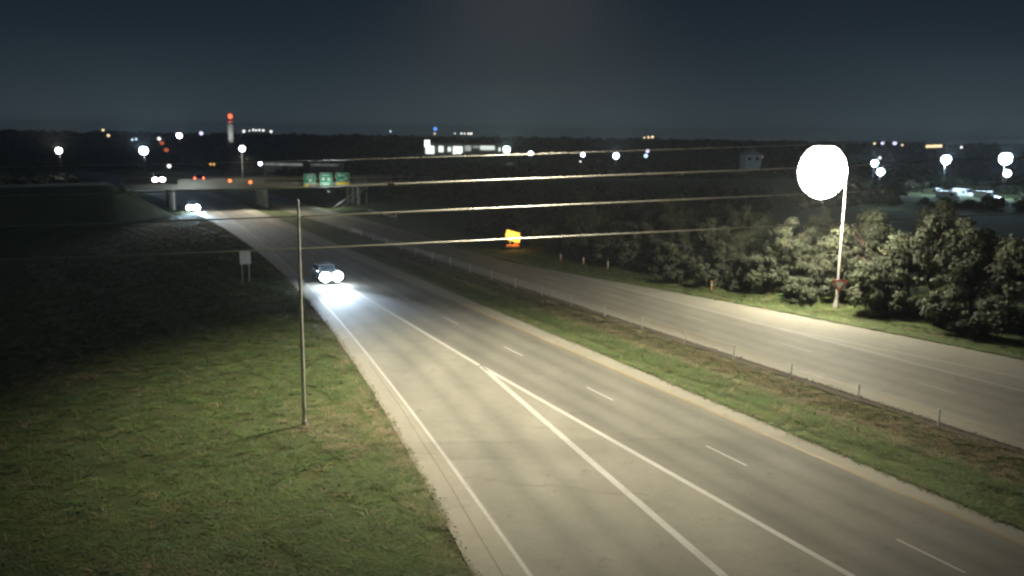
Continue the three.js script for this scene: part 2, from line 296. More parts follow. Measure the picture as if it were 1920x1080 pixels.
// ---------------------------------------------------------------- the big street lamp on the right
{
  const t = thing('street_lamp', 'tall street lamp at the wood edge whose glare is built as a huge white ball', 'street lamp', [31.2, 0.1, -82.6]);
  part(t, 'base', [cyl(0.3, 0.32, 0.25, 0, 0.1), cyl(0.2, 0.26, 0.5, 0, 0.45)], M.galv);
  part(t, 'pole', [cyl(0.075, 0.15, 12.6, 0, 6.4)], M.galv);
  part(t, 'arm', [new THREE.TubeGeometry(new THREE.CatmullRomCurve3([[0, 12.2, 0], [-0.5, 13.1, 0.2], [-1.5, 13.7, 0.5], [-2.4, 13.8, 0.8]].map((p) => new THREE.Vector3(...p))), 14, 0.055, 8)], M.galv);
  part(t, 'lamp_housing', [new THREE.SphereGeometry(1, 20, 8, 0, 6.3, 0, 1.4).scale(0.9, 0.42, 0.9).translate(-2.6, 15.1, 0.9), cyl(0.5, 0.9, 0.12, -2.6, 15.1, 0.9, 20)], M.galv);
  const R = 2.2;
  part(t, 'lamp_glow', new THREE.SphereGeometry(R, 40, 28).scale(0.98, 1.14, 0.98).translate(-2.6, 12.95, 0.9), glowing(1, 0.96, 0.8, 48));  // lamp glare built as a glowing ball, far larger than the fitting
  const L = new THREE.PointLight(new THREE.Color(1, 0.92, 0.7), 1650); L.position.set(-2.6, 10.3, 0.9); L.castShadow = true; L.shadow.radius = 25; L.name = 'lamp_light'; t.add(L);
}
// the lamp hung on a span wire high over the roads (above the picture)
{
  for (const x of [-42, 40]) { const t = thing('span_mast', x < 0 ? 'tall steel mast carrying the span wire, far left of the near road' : 'tall steel mast carrying the span wire, far right of the far road', 'mast', [x, groundY(x, -56) - 0.1, -56]); part(t, 'pole', [cyl(0.14, 0.32, 37.1, 0, 18.5)], M.galv); part(t, 'base', [cyl(0.5, 0.52, 0.3, 0, 0.1)], M.galv); }
  const t = thing('span_lamp', 'lamp hanging from a span wire high over the near road', 'lamp', [0.5, 34.5, -56]);
  part(t, 'span_wire', [bar([-42.5, 2.4, 0], [0, 0.75, 0], 0.012, 5), bar([0, 0.75, 0], [39.5, 2.4, 0], 0.012, 5)], M.steel);
  part(t, 'lamp_housing', [cyl(0.12, 0.34, 0.5, 0, 0.42, 0, 18), cyl(0.05, 0.05, 0.3, 0, 0.75)], M.galv);
  part(t, 'lamp_lens', new THREE.SphereGeometry(0.2, 16, 8).scale(1, 0.4, 1).translate(0, 0.16, 0), glowing(1, 0.95, 0.8, 8));
  const L = new THREE.SpotLight(new THREE.Color(1, 0.915, 0.69), 12200, 0, 0.8, 1); L.position.set(0, 0.05, 0); L.target.position.set(0, -34.5, 2.5); L.castShadow = true; L.shadow.radius = 45; L.name = 'lamp_light'; t.add(L, L.target);
}
// the pole in the verge on the left
{
  const y = groundY(-11.4, -46.2), t = thing('steel_pole', 'slim bare grey pole standing alone in the grass verge', 'pole', [-11.4, y, -46.4]);
  part(t, 'shaft', [cyl(0.06, 0.115, 12.4, 0, 6.3, 0, 14)], std(0.7, 0.69, 0.64, 0.5, 0.15)); part(t, 'hand_hole_cover', rbox(0.03, 0.26, 0.12, 0.01, 0.112, 0.9, 0), M.steel);
  part(t, 'base', [box(0.42, 0.05, 0.42, 0, 0.06), cyl(0.15, 0.17, 0.3, 0, 0.2)], M.galv);
  part(t, 'cap', new THREE.SphereGeometry(0.07, 10, 6, 0, 6.3, 0, 1.57).translate(0, 12.5, 0), M.galv);
}
// four overhead wires crossing over the road
[['lowest of the four pale overhead wires crossing above the road', -6.3, 10.09, -47, 0.0474, -0.105, 0.032], ['second lowest of the four pale overhead wires crossing above the road', -6.3, 11.82, -47, 0.0479, -0.105, 0.036], ['second highest overhead wire, brightly lit with a dark sleeve at its left', -6.3, 13.34, -47, 0.0459, -0.105, 0.038], ['faint highest of the four overhead wires, against the far dark wood', -2.3, 14.86, -47.4, 0.0426, -0.1, 0.014]].forEach(([label, x, y, z, sy, sz, r], k) => {
  const t = thing('overhead_wire', label, 'wire', [x, y, z], 0, 'overhead wires crossing above the road');
  const pts = []; for (let i = -8; i <= 10; i++) { const u = i * 5; pts.push(new THREE.Vector3(u, sy * u + (u < 0 ? 0.00035 * u * u : 0.0001 * u * u), sz * u)); }
  part(t, 'strand', new THREE.TubeGeometry(new THREE.CatmullRomCurve3(pts), 80, r, 8), M.wire);
  if (k === 2) part(t, 'sleeve', bar([-0.42, 0.0, 0.043], [-0.08, 0.0, 0.008], 0.075, 10), M.rubber);
});

// ---------------------------------------------------------------- signs and roadside pieces
{ // yield sign in front of the lamp pole
  const t = thing('yield_sign', 'red and white triangular yield sign in front of the big lamp pole', 'road sign', [30.7, 0.1, -80.9], -0.36);
  const tri = (s) => new THREE.Shape([new THREE.Vector2(-s, s * 0.58), new THREE.Vector2(0, -s * 1.155), new THREE.Vector2(s, s * 0.58)]);
  part(t, 'post', box(0.07, 3.0, 0.05, 0, 1.4, -0.05), M.galv);
  part(t, 'panel', new THREE.ExtrudeGeometry(tri(0.72), { depth: 0.02, bevelSize: 0.03, bevelThickness: 0.004, bevelSegments: 2 }).translate(0, 2.5, 0), M.red);
  part(t, 'centre', new THREE.ExtrudeGeometry(tri(0.4), { depth: 0.004, bevelEnabled: false }).translate(0, 2.5, 0.027), M.signWhite);
}
{ // back of a small sign on the left
  const t = thing('road_sign', 'back of a small grey rectangular sign on two posts, left verge', 'road sign', [-28.7, groundY(-28.7, -93), -93], 0.3);
  part(t, 'panel', rbox(1.15, 1.5, 0.03, 0.012, 0, 2.75, 0), M.galv);
  for (const y of [2.35, 3.15]) part(t, 'brace', box(1.1, 0.06, 0.04, 0, y, 0.036), M.steel);
  for (const x of [-0.35, 0.35]) part(t, 'post', box(0.07, 3.6, 0.07, x, 1.75, -0.052), M.galv);
}
{ // portable message sign with amber lamps
  const t = thing('message_sign', 'tilted amber electronic message board on a trailer by the far road', 'message sign', [0, 0.05, -122.5], 0.12);
  part(t, 'trailer', [rbox(1.9, 0.3, 1.1, 0.05, 0, 0.55, 0), box(0.08, 0.08, 1.2, 0, 0.45, 1.0), box(0.5, 0.4, 0.5, 0.5, 0.85, 0)], M.orange);
  for (const x of [-1.02, 1.02]) { const w = part(t, 'wheel', cyl(0.3, 0.3, 0.2, 0, 0, 0, 18).rotateZ(Math.PI / 2).translate(x, 0.3, 0), M.rubber); part(w, 'rim', cyl(0.16, 0.16, 0.22, 0, 0, 0, 14).rotateZ(Math.PI / 2).translate(x, 0.3, 0), M.steel); }
  part(t, 'mast', box(0.12, 1.2, 0.12, -0.35, 1.1, -0.1), M.galv);
  const b = part(t, 'display_panel', rbox(2.3, 1.5, 0.16, 0.04, 0, 0, -0.1).rotateZ(-0.24).translate(0, 1.95, 0), M.rubber);
  const dots = glowing(1, 0.52, 0.06, 3.2), cells = [];
  for (let r = 0; r < 3; r++) for (let c = 0; c < 8; c++) for (let k = 0; k < 5; k++) for (let q = 0; q < 3; q++) { if (rnd() < 0.1 || (r === 0 && c === 7) || (r === 2 && c < 1)) continue; cells.push(box(0.085, 0.09, 0.02, -0.96 + c * 0.275 + q * 0.088, 0.52 - r * 0.46 - (k - 1) * 0.092, 0)); }
  const dm = part(b, 'lamp_dots', mergeGeometries(cells).rotateZ(-0.24).translate(0, 1.95, 0.0), dots); tag(dm, null, null, null, 'stuff');
  const L = new THREE.PointLight(new THREE.Color(1, 0.5, 0.06), 16); L.position.set(0, 1.9, 0.6); L.castShadow = true; L.name = 'lamp_light'; t.add(L);
}
{ // channelizer posts along the right edge of the far road
  const D = [[6.2, -111.4, 'farthest and leftmost of the five marker posts beyond the far road'], [8.9, -108.4, 'second of the five marker posts from the message board'], [11.6, -105.1, 'middle one of the five marker posts beyond the far road'], [16.2, -97.4, 'fourth marker post from the message board, beyond the far road'], [21.2, -91.7, 'orange marker post nearest the big street lamp']];
  let first;
  D.forEach(([x, z, label], i) => {
    if (first) return void copyOf(first, label, [x, groundY(x, z), z], 0.2 * i);
    first = thing('marker_post', label, 'marker post', [x, groundY(x, z), z], 0, 'orange marker posts beyond the far road');
    part(first, 'base', cyl(0.2, 0.24, 0.08, 0, 0.06, 0, 14), M.rubber); part(first, 'tube', cyl(0.055, 0.065, 0.98, 0, 0.57), M.markerOrange);
    for (const y of [0.6, 0.86]) part(first, 'white_band', cyl(0.068, 0.068, 0.17, 0, y), M.signWhite);
    part(first, 'cap', cyl(0.035, 0.05, 0.1, 0, 1.1), M.markerOrange);
  });
}
{ // cable barrier along the median edge of the far road
  const t = thing('cable_barrier', 'cable barrier on thin pale posts along the median edge of the far road', 'barrier');
  const fx = (z) => RpaveL(z) - 0.75, zs = []; for (let z = -38; z > -150; z -= 4.9) zs.push(z);
  const pg = mergeGeometries([box(0.065, 1.05, 0.05, 0, 0.5), box(0.075, 0.12, 0.06, 0, 0.96)]);
  for (const z of zs) { const p = part(t, 'post', pg, M.signWhite); p.position.set(fx(z), -0.02, z); }
  for (const y of [0.55, 0.72, 0.88]) part(t, 'cable', new THREE.TubeGeometry(new THREE.CatmullRomCurve3(zs.map((z) => new THREE.Vector3(fx(z) + 0.05, y, z))), 60, 0.014, 5), M.steel);
}
{ // wooden pole with guy wires, and a guardrail, just this side of the bridge
  const t = thing('utility_pole', 'short utility pole with pale slanting guy braces right of the bridge signs', 'utility pole', [-31.6, 0, -189.4]);
  part(t, 'pole', cyl(0.16, 0.22, 7.0, 0, 3.3), M.wood); part(t, 'crossarm', box(1.6, 0.14, 0.14, 0, 6.2, 0.2), M.wood);
  part(t, 'guy_brace', bar([-4.6, 0.1, 6.8], [0.9, 5.1, 2.6], 0.13), M.galv); part(t, 'guy_brace', bar([-7.0, 0.1, 2.0], [0, 5.1, 0.2], 0.06), M.steel);
  const g = thing('guardrail', 'short steel guardrail ending in a small yellow reflector below the utility pole', 'guardrail');
  part(g, 'rail', bar([-29.3, 0.65, -176.6], [-21.9, 0.65, -163.1], 0.09), M.galv);
  for (let k = 0; k < 6; k++) part(g, 'post', box(0.12, 0.75, 0.12, -29.2 + k * 1.45, 0.34, -176.6 + k * 2.65), M.galv);
  part(g, 'reflector', rbox(0.3, 0.5, 0.08, 0.02, -21.8, 0.95, -162.9), M.yellow);
}

// ---------------------------------------------------------------- the overpass and its signs
const U = new THREE.Vector3(0.884, 0, -0.468), TURN = Math.atan2(0.468, 0.884), B0 = [-62.8, 0, -179];
const along = (t, y, n = 0) => [B0[0] + U.x * t + 0.468 * n, y, B0[2] + U.z * t + 0.884 * n];     // n: towards the camera
M.concrete = new THREE.MeshStandardMaterial({ map: concMap, color: new THREE.Color().setRGB(0.75, 0.75, 0.72), roughness: 0.85 });
{
  const t = thing('overpass_bridge', 'low concrete overpass crossing above both roads in the distance', 'bridge', B0, TURN);
  part(t, 'deck', box(66, 0.5, 12, 18, 5.1, -6), M.concrete);
  for (let k = 0; k < 4; k++) part(t, 'girder', box(66, 0.62, 0.6, 18, 4.54, -0.8 - k * 3.4), M.concrete);
  part(t, 'barrier', box(17, 1.0, 0.3, 3.2, 5.86, 0.16), M.concrete);
  part(t, 'railing', [bar([11.7, 6.25, 0.1], [50, 6.25, 0.1], 0.06), bar([11.7, 4.6, 0.1], [50, 4.6, 0.1], 0.05), bar([11.7, 5.6, 0.1], [50, 5.6, 0.1], 0.03), ...Array.from({ length: 20 }, (_, k) => box(0.08, 1.0, 0.08, 12 + k * 2, 5.85, 0.1))], std(0.5, 0.38, 0.2, 0.7, 0.2));
  part(t, 'barrier', box(66, 0.9, 0.3, 18, 5.8, -11.8), M.concrete);
  for (const x of [-6, 12.5, 33]) for (const z of [-2, -6, -10]) part(t, 'pier', [cyl(0.45, 0.45, 4.2, x, 2.1, z, 14)], M.concrete);
  part(t, 'abutment', box(1.2, 4.6, 12.6, -14.4, 2.4, -6), M.concrete); part(t, 'abutment', box(1.2, 4.6, 12.6, 50.4, 2.4, -6), M.concrete);
}
for (const [t0, t1] of [[-14.9, -120], [50.9, 190]]) {   // earth embankments carrying the approaches
  const g = new THREE.BufferGeometry(), pos = [], uv = [], idx = [], n = 40;
  for (let i = 0; i <= n; i++) { const t = i === 0 ? t0 + (t1 > t0 ? -8 : 7) : t0 + (t1 - t0) * i / n, f = i === 0 ? 0.01 : 1 - 0.3 * i / n; for (const [off, h] of [[20, -0.9], [8, 3.0 * f], [0.2, 5.3 * f], [-12.2, 5.3 * f], [-26, -0.9]]) { const p = along(t, h + (h > 0 ? 0.25 * Math.sin(t * 0.7 + off) : 0) * (off > 1), off); pos.push(...p); uv.push(p[0], p[2]); } }
  for (let i = 0; i < n; i++) for (let k = 0; k < 4; k++) { const q = i * 5 + k; t1 > t0 ? idx.push(q, q + 5, q + 1, q + 1, q + 5, q + 6) : idx.push(q, q + 1, q + 5, q + 1, q + 6, q + 5); }
  g.setAttribute('position', new THREE.Float32BufferAttribute(pos, 3)); g.setAttribute('uv', new THREE.Float32BufferAttribute(uv, 2)); g.setIndex(idx); g.computeVertexNormals();
  ground(t0 < 0 ? 'embankment' : 'embankment_001', g, M.grass);
}
{
  const spec = [[20.2, 23.9, 5.1, 7.2, 'leftmost and smallest of the three green signs on the overpass'], [25.3, 29.3, 4.35, 7.4, 'middle and tallest green sign on the overpass'], [30.6, 35.0, 4.7, 7.45, 'right green sign on the overpass with a wide yellow strip below']];
  spec.forEach(([a, b, y0, y1, label], i) => {
    const a2 = 20 + (a - 20.2) * 0.68, b2 = 20 + (b - 20.2) * 0.68, w = b2 - a2, h = y1 - y0, t = thing('guide_sign', label, 'highway sign', along((a2 + b2) / 2, (y0 + y1) / 2, 0.75), TURN, 'green signs on the overpass');
    part(t, 'border', rbox(w, h, 0.06, 0.03), M.signWhite); const p = part(t, 'panel', rbox(w - 0.16, h - 0.16, 0.04, 0.015, 0, 0, 0.03), M.signGreen);
    const mark = (x, y, ww, hh) => part(p, 'legend', rbox(ww, hh, 0.02, 0.008, x * w, y * h, 0.06), M.signWhite);
    if (i === 0) { mark(0.05, -0.12, 0.7, 0.62); mark(0, 0.26, 1.3, 0.16); mark(-0.2, 0.08, 0.4, 0.2); }
    if (i === 1) { mark(-0.22, 0.08, 0.55, 0.55); mark(0.22, 0.06, 0.6, 0.66); mark(0, 0.34, 1.6, 0.2); mark(0, -0.22, 1.9, 0.18); mark(0.02, -0.36, 1.4, 0.18); }
    if (i === 2) { mark(-0.25, 0.3, 0.5, 0.5); mark(0.02, 0.28, 0.8, 0.18); part(p, 'legend', new THREE.ExtrudeGeometry(new THREE.Shape([[-0.5, -0.2], [0.1, 0.1], [-0.1, 0.3], [0.5, 0.45], [0.4, -0.2], [0.2, -0.02], [-0.3, -0.3]].map((q) => new THREE.Vector2(...q))), { depth: 0.02, bevelEnabled: false }).translate(0.5, -0.05, 0.052), M.signWhite); mark(-0.12, -0.1, 1.1, 0.18); part(t, 'exit_strip', rbox(w - 0.16, 0.62, 0.02, 0.008, 0, -h / 2 + 0.4, 0.062), M.yellow); }
    if (i === 0) part(t, 'exit_tab', rbox(0.95, 0.75, 0.05, 0.02, -w / 2 + 0.55, -h / 2 - 0.42, 0.02), M.yellow);
    for (const x of [-0.3, 0.3]) part(t, 'bracket', box(0.1, h * 0.8, 0.5, x * w, 0, -0.3), M.darkSteel);
  });
  // unseen lamp added below the signs to brighten them
  const L = new THREE.PointLight(new THREE.Color(0.9, 1, 0.9), 75); L.position.set(...along(24.5, 3.6, 4)); L.castShadow = true; L.name = 'added_sign_light';
  const f = thing('added_sign_lamp', 'small lamp added on an arm below the green signs to brighten them', 'lamp', along(24.5, 3.6, 4), TURN); part(f, 'arm', bar([0, -0.1, -0.1], [0, 1.0, -4.2], 0.05), M.steel); part(f, 'lamp_lens', rbox(0.4, 0.1, 0.2, 0.03, 0, 0, 0), glowing(0.9, 1, 0.9, 1)); L.position.set(0, 0.0, 0); f.add(L);
  for (const [t, y, n, label] of [[4.8, 5.95, 0.45, 'left amber warning lamp on the overpass barrier'], [8.9, 5.6, 0.45, 'right amber warning lamp on the overpass barrier']]) {
    const o = thing('warning_lamp', label, 'warning lamp', along(t, y, n), TURN, 'amber lamps on the overpass barrier'); part(o, 'case', rbox(0.5, 0.6, 0.16, 0.04, 0, 0, -0.05), M.orange); part(o, 'lamp_lens', new THREE.SphereGeometry(0.42, 14, 8).scale(1, 0.9, 0.4).translate(0, 0, 0.1), glowing(1, 0.28, 0.08, 1.6)); }
}

// ---------------------------------------------------------------- vehicles
function carBody(prof, width, bevel) { const s = new THREE.Shape(prof.map((p) => new THREE.Vector2(...p))); return new THREE.ExtrudeGeometry(s, { depth: width - 2 * bevel, bevelSize: bevel, bevelThickness: bevel, bevelSegments: 3 }).translate(0, 0, -(width / 2 - bevel)).rotateY(-Math.PI / 2); } // forward = +z
function car(name, label, p, turn, paint, head, tail) {
  const t = thing(name, label, 'car', p, turn);
  const body = part(t, 'body', carBody([[-2.35, 0.42], [-2.4, 0.95], [-2.3, 1.15], [-0.6, 1.2], [1.1, 1.18], [2.25, 1.02], [2.42, 0.8], [2.4, 0.42]], 1.95, 0.07), paint);
  part(t, 'cabin', carBody([[-2.2, 1.18], [-2.05, 1.75], [-1.7, 1.84], [0.2, 1.84], [1.05, 1.2]], 1.7, 0.09), paint);
  part(body, 'hood_line', box(1.5, 0.02, 0.03, 0, 1.262, 1.2), M.rubber);
  part(t, 'windscreen', new THREE.PlaneGeometry(1.45, 0.86).rotateX(-0.91).translate(0, 1.56, 0.78), M.glass);
  part(t, 'rear_window', new THREE.PlaneGeometry(1.4, 0.45).rotateY(Math.PI).rotateX(0.25).translate(0, 1.5, -2.24), M.glass);
  for (const s of [-1, 1]) {
    part(t, 'side_window', box(0.02, 0.42, 1.1, s * 0.86, 1.5, -0.1), M.glass); part(t, 'side_window', box(0.02, 0.42, 1.0, s * 0.86, 1.5, -1.3), M.glass);
    part(t, 'mirror', rbox(0.22, 0.16, 0.12, 0.04, s * 1.06, 1.3, 0.75), paint);
    part(t, 'headlight', new THREE.SphereGeometry(0.5, 18, 12).scale(1.15, 0.95, 0.4).translate(s * 0.66, 0.9, 2.46), head);  // oversized lens, the headlight glare is built into its shape
    part(t, 'tail_light', rbox(0.2, 0.42, 0.1, 0.03, s * 0.82, 1.0, -2.46), tail);
    for (const z of [-1.45, 1.5]) { const w = part(t, 'wheel', cyl(0.36, 0.36, 0.24, 0, 0, 0, 22).rotateZ(Math.PI / 2).translate(s * 0.9, 0.36, z), M.rubber); part(w, 'rim', cyl(0.21, 0.23, 0.26, 0, 0, 0, 16).rotateZ(Math.PI / 2).translate(s * 0.9, 0.36, z), M.chrome); }
  }
  part(t, 'grille', rbox(0.8, 0.28, 0.08, 0.02, 0, 0.86, 2.47), M.rubber); part(t, 'bumper', rbox(1.9, 0.24, 0.2, 0.06, 0, 0.52, 2.44), M.darkSteel); part(t, 'number_plate', box(0.34, 0.16, 0.02, 0, 0.52, 2.56), M.signWhite);
  return t;
}
function beams(t, color, cd, lift = 4, lamps = [[-0.66, 0.9], [0.66, 0.9]], z = 2.75) {
  for (const [x, y] of lamps) { const L = new THREE.SpotLight(color, cd, 0, 0.5, 1); L.position.set(x, y, z); L.target.position.set(x, y + lift, z + 40); L.castShadow = true; L.shadow.radius = 10; L.name = 'headlight_beam'; t.add(L, L.target); }  // beams tilted upward so the haze glows round the headlights
}
const cool = glowing(0.74, 0.88, 1, 260), tailOff = std(0.25, 0.01, 0.01, 0.4), tailOn = glowing(1, 0.1, 0.04, 14), headOff = std(0.6, 0.6, 0.6, 0.2, 0.3);
const silver = std(0.28, 0.3, 0.33, 0.3, 0.6), dark = std(0.03, 0.03, 0.035, 0.3, 0.3);
const car1 = car('car', 'oncoming car with dazzling blue-white headlights on the near road', [-20.3, 0.0, -94], Math.atan2(0.44, 0.9), silver, cool, tailOff);
beams(car1, new THREE.Color(0.66, 0.82, 1), 2000, 7);
for (const x of [-0.3, 0.3]) part(car1, 'added_fog_light', new THREE.SphereGeometry(0.14, 14, 8).scale(1.3, 1, 0.4).translate(x * 2, 0.5, 2.57), cool);  // extra pair of lights added to widen the headlight glare
const car2 = car('car', 'far oncoming car with blue-white headlights left of the overpass end', [-64.6, 0.0, -176.5], Math.atan2(0.36, 0.93), dark, cool, tailOff);
beams(car2, new THREE.Color(0.5, 0.76, 1), 3000, 6);
const car3 = car('car', 'car with warm white headlights up on the left end of the overpass', along(-8.6, 5.37, -3), Math.atan2(0.42, 0.9), dark, glowing(1, 0.95, 0.9, 12), tailOff);
beams(car3, new THREE.Color(1, 0.94, 0.88), 500, 3);
car('car', 'car showing red tail lights on the overpass', along(-0.6, 5.37, -4), Math.atan2(-0.36, -0.93), dark, headOff, tailOn);

// white vans on the lit lot at the right
{
  const V = [[120.5, -251.9, 0.4, 'leftmost white van on the lit lot behind the wood'], [117.3, -236.9, 0.9, 'small-looking white van right of the leftmost one on the lit lot'], [127.4, -248.9, 0.3, 'white van in the middle of the lit lot behind the wood'], [128.6, -239, 0.7, 'brightest white van on the lit lot, below the double lamp'], [117.4, -214.2, 1.1, 'nearest white van on the lit lot, just above the treetops']];
  let first; M.van = std(0.75, 0.76, 0.78, 0.4);
  V.forEach(([x, z, a, label]) => {
    if (first) return void copyOf(first, label, [x, 0, z], a);
    first = thing('van', label, 'van', [x, 0, z], a, 'white vans on the lit lot');
    part(first, 'body', carBody([[-2.9, 0.45], [-2.9, 2.5], [-2.6, 2.62], [1.4, 2.62], [2.3, 1.55], [2.95, 1.3], [3.0, 0.45]], 2.05, 0.08), M.van); part(first, 'windscreen', new THREE.PlaneGeometry(1.7, 1.1).rotateX(-0.7).translate(0, 2.18, 1.98), M.glass);
    for (const s of [-1, 1]) { part(first, 'side_window', box(0.02, 0.6, 0.9, s * 1.03, 1.9, 1.0), M.glass); for (const q of [-1.8, 1.9]) part(first, 'wheel', cyl(0.38, 0.38, 0.25, 0, 0, 0, 18).rotateZ(Math.PI / 2).translate(s * 0.95, 0.38, q), M.rubber); part(first, 'headlight', rbox(0.3, 0.24, 0.08, 0.03, s * 0.75, 1.0, 3.02), headOff); }
  });
}

// ---------------------------------------------------------------- distant lamps
const W = { white: [1, 0.98, 0.92], blue: [0.58, 0.8, 1], warm: [1, 0.76, 0.42], violet: [0.74, 0.7, 1], teal: [0.66, 1, 0.93] }, glowMat = new Map();
function farLamp(x, y, z, r, col, cd, label, group, name = 'light_pole', pool = 0.05) {
  const t = thing(name, label, 'lamp post', [x, 0, z], 0, group), pr = Math.max(0.09, -z * 0.0002);
  part(t, 'pole', cyl(pr * 0.6, pr, y, 0, y / 2 - 0.2, -0.3, 8), M.darkSteel); part(t, 'lamp_housing', rbox(r * 1.1, r * 0.3, r * 1.1, r * 0.1, 0, y + r * 0.95, -0.2), M.darkSteel);
  const k = col + (cd > 0); if (!glowMat.has(k)) glowMat.set(k, glowing(...W[col], cd > 0 ? 16 : 1.6));
  part(t, 'lamp_glow', new THREE.SphereGeometry(r, 16, 10).translate(0, y, 0), glowMat.get(k));  // ball sized to the lamp's glare, larger than a real fitting
  if (cd > 0) {
    const c = new THREE.Color(...W[col]), L = new THREE.PointLight(c, cd * pool); L.position.set(0, y - r - 0.15, 0.1); L.castShadow = true; L.shadow.radius = 20; L.name = 'lamp_light';
    t.add(L);
    if (cd >= 700) { const B = new THREE.SpotLight(c, cd * 2.2, 0, 1.1, 1), d = Math.hypot(x, z); B.position.set(0, y, r + 0.2); B.target.position.set(-x / d * 40, y + 42, -z / d * 40); B.castShadow = true; B.shadow.radius = 25; B.name = 'lamp_halo_beam'; t.add(B, B.target); }  // extra beam added, tilted up so the haze glows round the lamp
  }
  return t;
}
farLamp(-118.4, 10.4, -230, 0.8, 'white', 900, 'lone white lamp at the far left edge over black land');
farLamp(-98.4, 10.6, -235, 1.15, 'blue', 2200, 'large brilliant lamp above the car on the left of the overpass');
farLamp(-124.6, 14.1, -330, 1.0, 'violet', 700, 'violet-white lamp between the brilliant left lamp and the red beacon');
farLamp(-148.1, 14.8, -420, 0.9, 'violet', 0, 'small pinkish white lamp just left of the red beacon tower');
farLamp(-168.2, 12, -420, 0.8, 'white', 0, 'small white lamp up and right of the brilliant left lamp');
for (const [x, y, z] of [[-206.8, 10.7, -480], [-204.7, 11, -480]]) farLamp(x, y, z, 0.6, 'blue', 0, 'one of two tiny lamps close above the brilliant left lamp', 'two tiny lamps above the brilliant left lamp');
farLamp(-324.2, 15.4, -700, 0.9, 'warm', 0, 'upper of two faint warm lamps on the left horizon'); farLamp(-320.3, 11.3, -700, 1.1, 'warm', 0, 'lower of two faint warm lamps on the left horizon');
farLamp(-83.3, 5.6, -290, 0.6, 'violet', 250, 'low white lamp at the left end of the pale far wall'); farLamp(-93.8, 6.4, -240, 0.55, 'white', 0, 'small white lamp just above the car on the overpass end');
farLamp(-3.4, 9.2, -420, 1.6, 'teal', 2600, 'teal-white starry lamp right of the bright showroom');
farLamp(7.6, 8, -400, 0.9, 'blue', 500, 'blue-white lamp right of the teal-white starry lamp');
farLamp(27.3, 8.7, -350, 0.8, 'violet', 200, 'small violet-white lamp in the middle of the dark wood'); farLamp(26.4, 6, -350, 0.35, 'white', 0, 'tiny low white lamp under the small violet one');
farLamp(37, 9.1, -320, 1.1, 'blue', 1500, 'blue-white lamp halfway between the showroom and the big street lamp');
farLamp(64.9, 9.2, -430, 0.9, 'violet', 0, 'upper of the close pair of white lamps left of the big street lamp'); farLamp(64.2, 6.9, -430, 1.0, 'blue', 0, 'lower of the close pair of white lamps left of the big street lamp');
farLamp(81.7, 10.8, -200, 0.8, 'blue', 900, 'upper of two large blue-white lamps right beside the big street lamp'); farLamp(83.2, 8.9, -200, 0.85, 'blue', 700, 'lower of two large blue-white lamps right beside the big street lamp');
farLamp(124.1, 10, -300, 0.5, 'white', 0, 'small white lamp above the two large blue-white lamps');
farLamp(122.2, 10.8, -250, 1.35, 'blue', 2600, 'large blue-white lamp over the lit lot, left of the far right pair', undefined, 'light_pole', 0.4); farLamp(133.4, 11.5, -240, 1.7, 'blue', 3000, 'largest blue-white lamp at the right edge of the view', undefined, 'light_pole', 0.4); farLamp(134.3, 7.5, -240, 0.95, 'white', 500, 'pale pink-white lamp directly below the largest right edge lamp');
for (let k = 0; k < 7; k++) farLamp(-243.6 + [0, 5, 8.5, 11, 14, 17.5, 24.5][k], 16 + [0, 0.6, 1.4, 1, 1.2, 1, 0.1][k], -800, [1.3, 0.7, 1, 0.9, 1, 1.1, 1.2][k], 'white', 0, 'small white lamp in the tight row right of the red beacon', 'tight row of white lamps right of the red beacon');
for (let k = 0; k < 5; k++) farLamp(-54.6 + [0, 6, 9, 12.5, 15][k], 16.7, -820, [0.6, 0.9, 0.8, 1, 1.1][k], 'white', 0, 'tiny white lamp in the row above the bright showroom', 'row of tiny lamps above the bright showroom');
for (let k = 0; k < 3; k++) farLamp(117.5 + k * 3.6, 15.3 + k * 0.3, -800, 0.8 + k * 0.2, 'warm', 0, 'tiny warm lamp in the trio above the dark wood', 'trio of warm lamps on the horizon');
for (const [x, y, r, c] of [[284.5, 13.2, 0.9, 'warm'], [290.8, 13.7, 1.3, 'violet'], [300.4, 13.8, 1.6, 'violet'], [306.5, 12.3, 0.8, 'warm']]) farLamp(x, y, -700, r, c, 0, 'small horizon lamp in the row right above the blue-white pair', 'row of horizon lamps right of the big street lamp');
for (let k = 0; k < 5; k++) farLamp(279.8 + k * 2.2, 12.2 + 0.1 * k, -600, 1.1, 'warm', 0, 'warm lamp in the tight bright row at the right horizon', 'tight row of warm lamps at the right horizon');
farLamp(302.8, 11.9, -600, 0.8, 'white', 0, 'tiny white lamp on the horizon between the two large right lamps');
farLamp(-111.4, 17.8, -800, 0.8, 'blue', 0, 'single tiny blue-white lamp on the horizon above the wires');
{ // lamp on the overpass
  const t = thing('light_pole', 'white lamp on a pole at the overpass, above its pale barrier', 'lamp post', along(7.6, 5.3, -0.5)); part(t, 'pole', cyl(0.06, 0.1, 7.2, 0, 3.5), M.galv); part(t, 'arm', bar([0, 7.0, 0], [0.7, 7.3, 1.2], 0.04), M.galv);
  part(t, 'lamp_glow', new THREE.SphereGeometry(0.62, 18, 12).translate(0.7, 7.2, 1.9), glowing(1, 0.97, 0.95, 9));
  const L = new THREE.SpotLight(new THREE.Color(1, 0.9, 0.7), 1500, 0, 0.85, 0.5); L.position.set(0.7, 6.4, 2.0); L.target.position.set(6, -5.3, 12); L.castShadow = true; L.shadow.radius = 15; L.name = 'lamp_light'; t.add(L, L.target);
  const P = new THREE.PointLight(new THREE.Color(1, 0.95, 0.85), 45); P.position.set(0.7, 6.3, 2.6); P.castShadow = true; P.name = 'lamp_light'; t.add(P);
}
